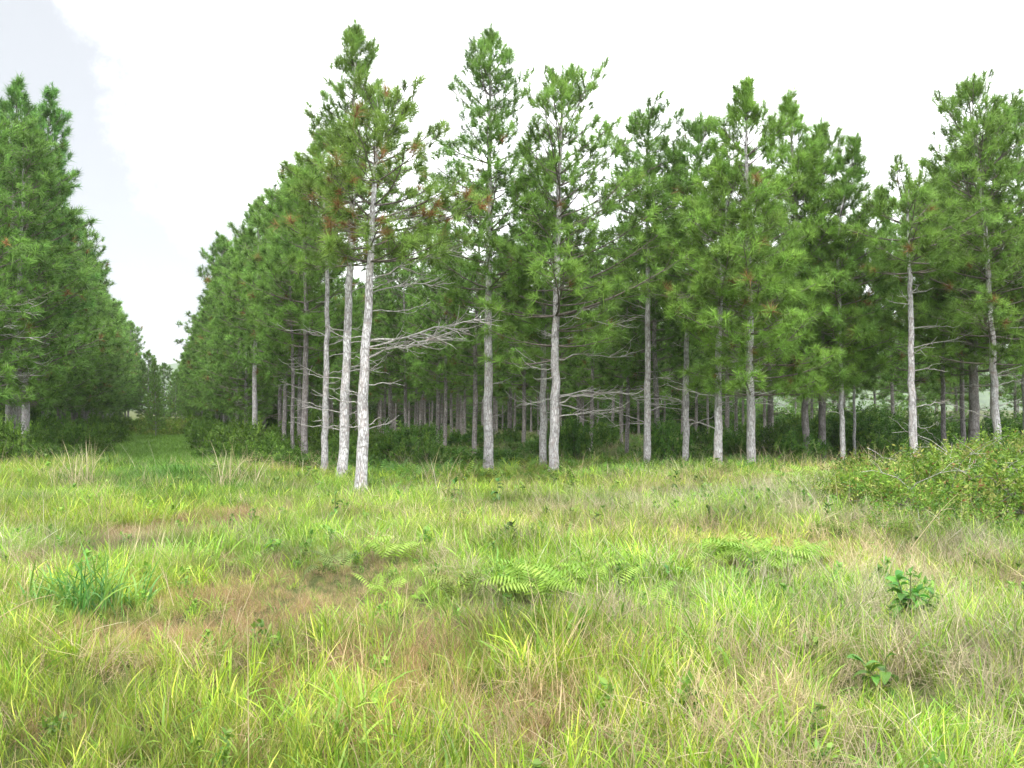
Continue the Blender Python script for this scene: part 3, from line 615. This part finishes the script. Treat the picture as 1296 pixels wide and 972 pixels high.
def herb(r):
    out = []
    for s_ in range(5):
        n = 12; hh = r.uniform(.18, .36); bx, by = r.uniform(-.08, .08, 2)
        V, Fq, c = blades(r, n, .01, .075, .036, 1.0, .4, [(.12, .26, .03), (.18, .31, .045), (.10, .21, .03)], 3)
        k = np.repeat(r.uniform(.25, 1, n) * hh, 8); V = V + np.stack([np.full(len(k), bx), np.full(len(k), by), k], 1)
        out.append((V, Fq, c)); v2, f2, c2 = blades(r, 1, .001, hh, .006, .03, .1, [(.10, .14, .04)], 3); out.append((v2 + [bx, by, 0], f2, c2))
    return out
K_herb = kinds('g_herb', herb, 3)
def frond(r, Lf, a, el, curl, width, cols, base, n=15):
    t = np.linspace(0, 1, n); ang = el - curl * t; ds = Lf / n
    x = np.concatenate([[0], np.cumsum(np.cos(ang[:-1]) * ds)]); z = np.concatenate([[0], np.cumsum(np.sin(ang[:-1]) * ds)])
    h = np.array([math.cos(a), math.sin(a)]); P = np.stack([x * h[0], x * h[1], z], 1) + base
    perp = np.array([-h[1], h[0], 0]); T = unit(np.gradient(P, axis=0)); up = np.cross(perp, T) * -1
    V = []; F_ = []; c = []
    V.append(np.concatenate([P - perp * .003, P + perp * .003])); k = np.arange(n - 1)
    F_.append(np.stack([k, k + 1, k + 1 + n, k + n], 1)); nn = 2 * n; col0 = np.array(cols[r.integers(len(cols))])
    c.append(np.broadcast_to(col0 * .9, (2 * n, 3)))
    for s_ in (-1, 1):
        wl = width * np.sin(np.clip(t * 1.05 + .12, 0, 1) * np.pi) ** .7 * (t > .12) * r.uniform(.85, 1.1, n)
        tip = P + s_ * perp * wl[:, None] + T * wl[:, None] * .35 - np.array([0, 0, 1]) * wl[:, None] * .6
        hw = T * (ds * .30); mid = (P + tip) / 2 + up * .004
        vv = np.stack([P, mid - hw, tip, mid + hw], 1).reshape(-1, 3)
        V.append(vv); F_.append(np.arange(len(vv)).reshape(-1, 4) + nn); nn += len(vv)
        c.append(np.broadcast_to(col0, (len(vv), 3)) * np.repeat(r.uniform(.8, 1.2, (n, 1)), 4, 0))
    return np.concatenate(V), np.concatenate(F_), np.concatenate(c)
FE = [(.22, .37, .04), (.27, .40, .06), (.17, .31, .035)]
FED = [(.10, .24, .03), (.14, .29, .035), (.18, .30, .045)]
def fernclump(cols, n=9, Lf=.5, w=.09):
    def f(r): return [frond(r, Lf * r.uniform(.7, 1.15), r.uniform(0, 6.28), r.uniform(.8, 1.35), r.uniform(1.2, 2.0), w * r.uniform(.8, 1.2), cols, (r.normal(0, .03), r.normal(0, .03), 0)) for _ in range(n)]
    return f
K_fern = kinds('h_fern', fernclump(FED, 10, .55, .10), 3)
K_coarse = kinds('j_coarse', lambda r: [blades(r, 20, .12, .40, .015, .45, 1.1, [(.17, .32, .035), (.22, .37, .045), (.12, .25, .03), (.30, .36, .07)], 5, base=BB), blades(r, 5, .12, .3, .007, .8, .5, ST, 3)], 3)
K_stems = kinds('k_stems', lambda r: [blades(r, 7, .15, .78, .0052, .8, .35, ST + [(.50, .46, .34)], 5), blades(r, 5, .2, .55, .004, .5, .5, ST, 5)], 3)
K_fernb = kinds('i_fernlime', fernclump(FE, 7, .38, .06), 2)
order = sorted(src_names); IDX = {n: i for i, n in enumerate(order)}

def gn_group():
    ng = bpy.data.node_groups.new('clump_scatter', 'GeometryNodeTree')
    ng.interface.new_socket('Geometry', in_out='INPUT', socket_type='NodeSocketGeometry'); ng.interface.new_socket('Geometry', in_out='OUTPUT', socket_type='NodeSocketGeometry')
    gi = ng.nodes.new('NodeGroupInput'); go = ng.nodes.new('NodeGroupOutput')
    ci = ng.nodes.new('GeometryNodeCollectionInfo'); ci.inputs['Collection'].default_value = hid; ci.inputs['Separate Children'].default_value = True; ci.inputs['Reset Children'].default_value = True
    ip = ng.nodes.new('GeometryNodeInstanceOnPoints'); ip.inputs['Pick Instance'].default_value = True
    def na(nm, ty):
        n = ng.nodes.new('GeometryNodeInputNamedAttribute'); n.data_type = ty; n.inputs['Name'].default_value = nm; return n.outputs['Attribute']
    L(ng, gi.outputs[0], ip.inputs['Points']); L(ng, ci.outputs[0], ip.inputs['Instance'])
    L(ng, na('idx', 'INT'), ip.inputs['Instance Index']); L(ng, na('rot', 'FLOAT_VECTOR'), ip.inputs['Rotation']); L(ng, na('scl', 'FLOAT_VECTOR'), ip.inputs['Scale'])
    L(ng, ip.outputs[0], go.inputs[0]); return ng
NG = gn_group()
def scatter(name, pts, idx, rot, scl, tint, label):
    me = bpy.data.meshes.new(name); n = len(pts); me.vertices.add(n); me.vertices.foreach_set('co', np.asarray(pts, np.float32).ravel())
    me.attributes.new('idx', 'INT', 'POINT').data.foreach_set('value', np.asarray(idx, np.int32))
    me.attributes.new('rot', 'FLOAT_VECTOR', 'POINT').data.foreach_set('vector', np.asarray(rot, np.float32).ravel())
    me.attributes.new('scl', 'FLOAT_VECTOR', 'POINT').data.foreach_set('vector', np.asarray(scl, np.float32).ravel())
    t4 = np.ones((n, 4), np.float32); t4[:, :3] = tint
    me.attributes.new('tint', 'FLOAT_COLOR', 'POINT').data.foreach_set('color', t4.ravel())
    o = obj(name, me); md = o.modifiers.new('clumps', 'NODES'); md.node_group = NG
    tag(o, label, None, None, 'stuff'); return o

# value noise for patchiness
class Noise:
    def __init__(s, seed): s.g = np.random.default_rng(seed).random((256, 256))
    def __call__(s, x, y, sc):
        x = x / sc + 100; y = y / sc + 100; xi = np.floor(x).astype(int); yi = np.floor(y).astype(int); fx = x - xi; fy = y - yi
        fx = fx * fx * (3 - 2 * fx); fy = fy * fy * (3 - 2 * fy); g_ = s.g
        a = g_[xi % 256, yi % 256]; b = g_[(xi + 1) % 256, yi % 256]; c = g_[xi % 256, (yi + 1) % 256]; d = g_[(xi + 1) % 256, (yi + 1) % 256]
        return (a * (1 - fx) + b * fx) * (1 - fy) + (c * (1 - fx) + d * fx) * fy
NZ = [Noise(k) for k in range(6)]
def blob(x, y, lst):
    """patches given as photo pixel centre and pixel half sizes, laid out on the ground"""
    m = np.zeros_like(x)
    for (px, py, rx, ry, a) in lst:
        cx, cy = gpos(px, py); sx = rx / F * cy; sy = max(0.25, cy * ry / max(py - HOR, 10))
        m = m + a * np.exp(-((x - cx) / sx) ** 2 - ((y - cy) / sy) ** 2)
    return m
RED = [(270, 755, 85, 35, 1.5), (410, 735, 70, 40, 1.5), (290, 650, 45, 18, 1.2), (185, 660, 40, 20, 1.0), (95, 690, 70, 20, .6), (540, 790, 110, 50, .8), (650, 870, 70, 45, .7), (340, 700, 60, 20, .6), (150, 780, 60, 15, .8), (500, 700, 80, 25, .6), (400, 640, 100, 15, .4)]
STR = [(1110, 815, 130, 30, 1.4), (1250, 700, 90, 40, 1.3), (1000, 850, 110, 50, .9), (920, 930, 120, 40, .9), (700, 860, 110, 40, .8), (1120, 690, 90, 30, 1.0), (800, 640, 160, 20, .5), (960, 700, 90, 20, .6), (760, 760, 90, 25, .6), (1240, 800, 80, 60, 1.2), (860, 780, 90, 30, .6), (1000, 620, 160, 15, .6), (330, 900, 80, 40, .3), (740, 940, 70, 40, .8), (430, 780, 80, 20, .5)]
GRN = [(60, 600, 120, 25, .9), (450, 870, 70, 60, 1.2), (70, 820, 90, 40, .9), (240, 870, 120, 50, .7), (680, 790, 60, 40, 1.2), (870, 880, 80, 50, .7), (720, 700, 110, 25, .9), (960, 760, 80, 25, 1.0), (820, 700, 60, 30, .8), (1060, 790, 70, 25, .8), (300, 740, 30, 25, 1.0), (420, 680, 70, 20, .5), (1180, 770, 60, 20, .8), (1180, 910, 140, 45, 1.1), (110, 740, 70, 30, .8), (230, 700, 40, 20, .8), (520, 640, 100, 20, .8), (150, 620, 120, 20, .6), (560, 930, 70, 40, .5), (380, 810, 40, 25, .8)]

def gen_field():
    r = np.random.default_rng(5); P = []
    for (y0, y1, dens, m) in ((2.6, 6, 95, 1.2), (6, 9, 80, 1.5), (9, 13, 62, 1.8), (13, 19, 44, 2.2), (19, 25, 32, 2.5), (25, 31.5, 26, 3)):
        wdt = .53 * y1 + m; n = int(dens * (y1 - y0) * 2 * wdt); x = r.uniform(-wdt, wdt, n); y = r.uniform(y0, y1, n); P.append(np.stack([x, y], 1))
    P = np.concatenate(P); x, y = P[:, 0], P[:, 1]
    v = .944 * x + .329 * y
    # grass fades out under the trees
    keep = (y < 27.5 + 2.0 * NZ[0](x, y, 2.)) | (np.abs(v) < 3) ; x, y = x[keep], y[keep]; v = v[keep]; n = len(x)
    red = blob(x, y, RED); st = blob(x, y, STR); gr = blob(x, y, GRN)
    nA, nB, nC = NZ[1](x, y, .9), NZ[2](x, y, .6), NZ[3](x, y, 2.4)
    right = 1 / (1 + np.exp(-(x / np.maximum(y, 3) - .0) * 9))
    wts = np.stack([
        .35 + .55 * right + 1.0 * gr * (.35 + .65 * right) + 1.0 * (nA > .6),         # broad
        .95 - .55 * right + 1.1 * gr * (1 - right * .6) + .5 * nC,                     # fine
        .07 + .22 * right + .95 * st + .5 * (nB > .68) * (.3 + right),                # straw
        .03 + 3.4 * red * (nA > .3) + .35 * (nB < .26) * (1 - right) ,                   # red
        .07 + .06 * st + np.zeros(n),                                                  # tall
        np.zeros(n),
        .05 + .14 * right * (NZ[4](x, y, .7) > .55),                                       # herb
        np.zeros(n), .02 + .20 * right * (y > 8) * (NZ[5](x, y, 1.1) > .62), (.12 + .5 * right * (nA > .45) + .6 * gr * right) * (y < 12), .03 + .13 * right + .12 * st], 1)
    # the ride: lush dark-green grass
    ride = np.exp(-(v / 2.0) ** 2) * (1 / (1 + np.exp(-(y - 19) / 1.2)))
    for q_ in (0, 1, 2, 4, 8): wts[:, q_] *= np.clip(1 - .8 * red, .12, 1)
    wts[:, :5] *= (1 - .88 * ride)[:, None]; wts[:, 5] += 2.2 * ride; wts[:, 8] *= 1 - ride
    # ferns along the plantation edge
    fe = (1 / (1 + np.exp(-(y - 23.6 - 1.5 * NZ[4](x, y, 1.6)) / .7))) * (v > 4.2)
    wts[:, 7] += 1.7 * fe; wts[:, 8] += .6 * fe; wts[:, 2] *= 1 - .6 * fe
    c = np.cumsum(wts, 1); c /= c[:, -1:]; k = (r.random(n)[:, None] > c).sum(1)
    libs = [K_broad, K_fine, K_straw, K_red, K_tall, K_lush, K_herb, K_fern, K_fernb, K_coarse, K_stems]
    idx = np.array([IDX[libs[a][b % len(libs[a])]] for a, b in zip(k, r.integers(0, 12, n))])
    hs = .42 + .30 * nC + .35 * r.random(n) + .18 * np.clip(gr, 0, 1.2) + .12 * np.clip(st, 0, 1)
    for (sx_, sy_) in SING:
        dx = x - sx_ * y / sy_; dy = sy_ - y; near = (np.abs(dx) < .38) & (dy > -.25) & (dy < .9); hs = np.where(near, hs * .72, hs)
    hs *= np.where(k == 3, .85, 1) * np.clip(1 - .3 * red, .6, 1)
    hs *= np.where(y < 6, .85, 1.0)
    hs *= 1 + .55 * (1 / (1 + np.exp(-(y - 21.5) / 1.0))) * NZ[2](x, y, 1.3)
    wdn = 1 + .028 * np.clip(y - 6, 0, 26)                      # farther clumps a little fuller
    scl = np.stack([hs * wdn, hs * wdn, hs * (1 + .003 * y)], 1)
    rot = np.stack([r.normal(0, .22, n), r.normal(0, .22, n), r.uniform(0, 6.28, n)], 1)
    b = r.uniform(.7, 1.3, n) * (.62 + .76 * NZ[0](x, y, .8)); hue = NZ[5](x, y, 3.0) * .3 - .15
    tint = np.stack([b * (1 + hue * .8), b, b * (1 - hue)], 1)
    near = .75 + .25 * np.clip((x / np.maximum(y, 2) + .5), 0, 1)
    z = hgt(x, y)
    return x, y, z, idx, rot, scl, tint, k
# ------------------------------------------------------------------ single plants in the clearing
SING = []
def single(name, mb, x, y, lab, cat, grp=None, part=None, dz=0):
    root = obj(name, mb.build(name, M_PLANT), loc=(x, y, float(hgt(x, y)) + dz)); tag(root, lab, cat, grp); return root
r = np.random.default_rng(21)
def fern_plant(px, py, n, Lf, w, lab, cols=FE, lift=0.10):
    Lf *= 1.0
    x, y = gpos(px, py, .3); SING.append((x, y)); root = obj('fern', None, loc=(x, y, float(hgt(x, y)) + lift)); tag(root, lab, 'fern')
    for k in range(n):
        mb = MB(); a = k * 6.283 / n + r.normal(0, .3)
        mb.add(*frond(r, Lf * r.uniform(.75, 1.15), a, r.uniform(1.05, 1.5), r.uniform(1.7, 2.5), w * r.uniform(.8, 1.2), cols, (r.normal(0, .11 * Lf / .5), r.normal(0, .11 * Lf / .5), r.uniform(-.03, .05)), 17))
        obj('frond', mb.build('frond', M_PLANT), root)
fern_plant(918, 690, 22, .72, .15, 'large lime-green fern with arching fronds left of the bramble bank')
fern_plant(965, 695, 16, .62, .13, 'lime-green fern touching the right side of the largest fern')
fern_plant(1015, 690, 15, .6, .13, 'flatter lime fern between the largest fern and the brambles')
fern_plant(1028, 615, 16, .75, .17, 'bright fern standing out at the plantation edge before the dark trunk pair')
fern_plant(484, 690, 8, .5, .11, 'pale lime fern in the dry grass below the nearest pine')
fern_plant(485, 732, 6, .38, .07, 'small pale fern sprig in the brown grass, left of centre')
fern_plant(690, 735, 18, .6, .12, 'yellow-green fern clump in the middle of the clearing')
fern_plant(745, 720, 14, .5, .11, 'fern just right of the middle fern clump')
fern_plant(575, 730, 8, .45, .09, 'olive fern left of the middle fern clump', [(.13, .17, .03), (.16, .20, .035)])
fern_plant(838, 745, 7, .42, .10, 'bright fern sprig with drooping tips below the largest fern')
fern_plant(415, 700, 9, .45, .08, 'pale bushy fern beside the brown grass patch', [(.17, .23, .06), (.11, .17, .04)])
fern_plant(1120, 640, 9, .6, .13, 'fern growing into the left foot of the bramble bank')

def leafy(px, py, Hh, nl, ls, lab, col, name='leafy_plant', spread=.16):
    x, y = gpos(px, py, 0.0); SING.append((x, y)); root = obj(name, None, loc=(x, y, float(hgt(x, y)))); tag(root, lab, 'plant')
    ns = max(1, min(6, nl // 9)); st = MB(); tips = []
    for q in range(ns):
        a = r.uniform(0, 6.28); ln = 0 if q == 0 else r.uniform(.25, .6); hh = Hh * (1 if q == 0 else r.uniform(.55, .95)); bs = np.array([r.normal(0, .03), r.normal(0, .03), 0]) * (q > 0)
        P = bs + np.array([[0, 0, -.03], [ln * hh * .35 * math.cos(a), ln * hh * .35 * math.sin(a), hh * .5], [ln * hh * math.cos(a), ln * hh * math.sin(a), hh]])
        st.tube(P, [.006, .005, .003], 6, (.12, .15, .05)); tips.append(P)
    obj('stem', st.build('stem', M_PLANT), root)
    for k in range(nl):
        P = tips[k % ns]; f = r.uniform(.0, 1) if k >= ns else 1.0; fz = .25 + .75 * f; o_ = np.array([np.interp(fz, [0, .5, 1], P[:, j]) for j in range(3)])
        a = k * 2.4 + r.normal(0, .5); l = ls * (1.1 - .45 * f) * r.uniform(.6, 1.25); el = .1 + .8 * f ** 2 + r.normal(0, .25)
        m, q_ = 7, 5; q = q_; t = np.linspace(0, 1, m); s_ = np.linspace(-1, 1, q)
        ang = el - (.9 + .7 * (1 - f) + r.normal(0, .2)) * t; X_ = np.concatenate([[0], np.cumsum(np.cos(ang[:-1]))]) * l / (m - 1); Z_ = np.concatenate([[0], np.cumsum(np.sin(ang[:-1]))]) * l / (m - 1)
        wd = l * r.uniform(.18, .27) * np.sin(np.clip(t * .95 + .05, 0, 1) * np.pi) ** .8 + .002
        h = np.array([math.cos(a), math.sin(a), 0]); p = unit(np.array([-h[1], h[0], r.normal(0, .3)]))
        V = (h * X_[:, None] + np.array([0, 0, 1]) * Z_[:, None])[:, None] + p * (wd[:, None] * s_)[..., None] + np.array([0, 0, 1]) * (np.abs(s_) * wd[:, None] * .35)[..., None]
        V = V.reshape(-1, 3) + o_
        i = np.arange(m - 1)[:, None] * q + np.arange(q - 1)[None]; Fq = np.stack([i, i + 1, i + q + 1, i + q], -1).reshape(-1, 4)
        mb = MB(); mb.add(V, Fq, np.array(col) * r.uniform(.65, 1.4) * np.array([r.uniform(.85, 1.5), 1, 1])); obj('leaf', mb.build('leaf', M_PLANT, True), root)
leafy(1150, 800, .44, 80, .15, 'upright bushy weed with dark green pointed leaves at right', (.07, .23, .03))
leafy(1118, 895, .24, 18, .15, 'low weed with a few broad bright leaves near the bottom right', (.08, .20, .025))
leafy(845, 765, .30, 9, .15, 'weed with broad green leaves under the drooping fern sprig', (.07, .19, .028))
leafy(576, 640, .5, 14, .17, 'small leafy green weed right of the nearest pine', (.06, .17, .03))
leafy(630, 645, .55, 14, .16, 'leafy green weed left of the middle trunk pair', (.055, .15, .03))
leafy(425, 668, .45, 12, .14, 'small bright weed below the group of three pale trunks', (.08, .2, .03))
leafy(855, 632, .5, 14, .16, 'leafy weed in the grass before the slender front pine', (.06, .16, .03))
leafy(640, 770, .2, 8, .12, 'tiny weed rosette right of the brown grass', (.08, .2, .03))

def grass_tuft(px, py, n, ln, wid, lean, curl, cols, rad, lab, cat='grass tuft', name='grass_tuft', sg=6):
    x, y = gpos(px, py, 0.0); SING.append((x, y)); V, Fq, c = blades(r, n, rad, ln, wid, lean, curl, cols, sg)
    mb = MB(); mb.add(V, Fq, c); o = single(name, mb, x, y, lab, cat); o['kind'] = 'stuff' if n > 999 else 'thing'; del o['kind']; return o
BG = [(.10, .27, .05), (.15, .32, .06), (.08, .21, .04), (.20, .34, .06)]
for (px, py, n, ln, lab) in [(70, 778, 70, .50, 'broad blue-green grass tuft, left of the lush three'), (115, 785, 95, .62, 'broad blue-green grass tuft, tallest and middle of the lush three'), (160, 776, 60, .45, 'broad blue-green grass tuft, right of the lush three')]:
    grass_tuft(px, py, n, ln, .016, .35, 1.2, BG, .24, lab)
PT = [(.50, .44, .28), (.42, .36, .22), (.36, .33, .16)]
grass_tuft(105, 622, 60, 1.15, .012, .28, .55, PT, .28, 'tall bleached grass tussock leaning left of the ride mouth')
grass_tuft(85, 625, 30, .9, .012, .3, .6, PT, .25, 'smaller bleached tussock at the left of the ride')
grass_tuft(285, 622, 40, 1.1, .012, .30, .5, PT, .30, 'tall bleached grass tussock right of the ride mouth')
grass_tuft(320, 620, 26, 1.0, .011, .35, .5, PT, .28, 'sparse bleached tussock between the ride and the three pale trunks')
grass_tuft(190, 620, 34, .85, .009, .3, .6, [(.3, .28, .15), (.2, .24, .1)], .3, 'olive wispy tussock in the middle of the ride')
grass_tuft(548, 620, 20, .95, .012, .3, .6, PT, .3, 'pale tussock before the shade between nearest and middle pines')
grass_tuft(1110, 610, 22, .9, .011, .35, .5, PT, .3, 'pale dry tussock at the upper left of the bramble bank')
def stalk(px0, py0, px1, py1, dep, lab, wd=.006):
    x0, x1 = wx(px0, dep), wx(px1, dep); z0, z1 = wz(py0, dep), wz(py1, dep)
    zg = float(hgt(x0, dep)); z0 = max(z0, zg)
    t = np.linspace(0, 1, 9); P = np.stack([x0 + (x1 - x0) * t, dep + .12 * t + 0 * t, z0 + (z1 - z0) * t + .03 * np.sin(t * 3.14)], 1)
    mb = MB(); mb.tube(P - [x0, dep, zg], np.linspace(wd * .6, wd * .2, 9), 5, (.46, .38, .22))
    root = obj('dry_stalk', None, loc=(x0, dep, zg)); tag(root, lab, 'dry stalk', None)
    obj('stem', mb.build('stem', M_PLANT), root)
    for k in range(2):
        j = (3, 5)[k]; a = r.uniform(0, 6.28); q = P[j] - [x0, dep, zg]; V, Fq, c = blades(r, 1, .001, .16, .006, .9, .8, ST, 5)
        lb = MB(); lb.add(V + q, Fq, c); obj('dry_leaf', lb.build('dry_leaf', M_PLANT), root)
stalk(318, 972, 306, 782, 4.55, 'tall pale dry stalk standing upright at the bottom left', .0055)
stalk(142, 828, 198, 777, 6.5, 'short tan stalk leaning right at the lower left')
stalk(280, 800, 288, 745, 6.9, 'short stalk leaning over the brown patch')
stalk(0, 782, 62, 755, 7.2, 'pale bent stalk crossing the left edge', .008)
stalk(222, 765, 196, 716, 7.8, 'straight tan stalk leaning left behind the brown patch')
stalk(310, 770, 338, 705, 7.6, 'thin stalk leaning right above the brown patch')
stalk(195, 712, 207, 640, 9.0, 'thin upright stalk left of the middle, near the ride mouth')
stalk(1200, 795, 1176, 692, 7.4, 'pale stalk leaning left beside the dark leafy weed')
stalk(1150, 695, 1218, 625, 10, 'long tan stalk slanting up across the brambles', .008)
stalk(700, 972, 650, 930, 4.9, 'pale lying stalk at the bottom centre')
stalk(895, 795, 905, 740, 7.9, 'thin tan stalk in the middle right grass')
stalk(1030, 960, 1055, 860, 5.0, 'thin stalk rising among straw at the lower right')
stalk(432, 800, 470, 745, 7, 'thin tan stalk in the brown grass left of centre')
stalk(1010, 780, 1020, 700, 8, 'thin grey stalk below the flat lime fern')

x, y, z, idx, rot, scl, tint, k = gen_field()
pts = np.stack([x, y, z], 1)
for nm, sel, lab in (('grass', np.isin(k, (0, 1, 9)), 'yellow-green meadow grass across the clearing'), ('dry_grass', np.isin(k, (2, 4, 10)), 'straw-coloured dead grass mixed through the clearing'),
                     ('brown_grass', k == 3, 'fine reddish-brown grass in patches at left'), ('ride_grass', k == 5, 'lush dark green grass growing along the ride'),
                     ('weeds', k == 6, 'small leafy weeds scattered through the grass'), ('fern_cover', np.isin(k, (7, 8)), 'ferns massed along the plantation edge and in the grass')):
    scatter(nm, pts[sel], idx[sel], rot[sel], scl[sel], tint[sel], lab)
# grass further down the ride
r = np.random.default_rng(8); n = 5200; u = 30 + r.random(n) ** 1.5 * 100; v = r.normal(0, 1.7, n); x, y = uv_xy(u, v); s = 1 + (u - 30) * .02
scatter('ride_grass', np.stack([x, y, hgt(x, y)], 1), [IDX[K_lush[i]] for i in r.integers(0, 3, n)], np.stack([r.normal(0, .1, n), r.normal(0, .1, n), r.uniform(0, 6.28, n)], 1), np.stack([s * 1.3, s * 1.3, s * .9], 1), (r.uniform(.8, 1.3, n)[:, None] * np.array([1.15, 1.1, 1])), 'lush green grass far down the ride')
# litter and low growth on the plantation floor
r = np.random.default_rng(9); n = 5000; x = r.uniform(-12, 22, n); y = r.uniform(28, 60, n); vv = .944 * x + .329 * y; m = vv > 4; x, y = x[m], y[m]; n = len(x)
ks = r.random(n); ids = [IDX[(K_fern if a < .35 else K_lush if a < .7 else K_straw)[i]] for a, i in zip(ks, r.integers(0, 3, n))]
scatter('undergrowth', np.stack([x, y, hgt(x, y)], 1), ids, np.stack([r.normal(0, .1, n), r.normal(0, .1, n), r.uniform(0, 6.28, n)], 1), np.stack([r.uniform(1, 1.6, n)] * 3, 1), r.uniform(.6, 1, n)[:, None] * np.array([1, 1, 1]), 'low ferns and grass on the shaded plantation floor')


# ------------------------------------------------------------------ haze
hv = np.array([(x, y, z) for z in (-8.0, 190.0) for y in (-60.0, 3900.0) for x in (-3500.0, 3500.0)])
hf = np.array([(0, 2, 3, 1), (4, 5, 7, 6), (0, 1, 5, 4), (2, 6, 7, 3), (0, 4, 6, 2), (1, 3, 7, 5)])
hm = bpy.data.materials.new('haze'); hm.use_nodes = True; nt = hm.node_tree; nt.nodes.clear()
pv = N(nt, 'ShaderNodeVolumePrincipled'); pv.inputs['Color'].default_value = (.93, .96, 1, 1); pv.inputs['Density'].default_value = 0.00022
mo = N(nt, 'ShaderNodeOutputMaterial'); L(nt, pv.outputs[0], mo.inputs['Volume'])
tag(obj('haze', mesh_np('haze', hv, [hf], None, hm)), None, None, None, 'stuff')
import os
if os.environ.get('TRIS'):
    print('TRIS', {k: sum(len(p.vertices) - 2 for m in bpy.data.meshes if m.name.startswith(k) for p in m.polygons) for k in ('crown', 'trunk', 'limbs', 'dead', 'foliage', 'stems', '')})
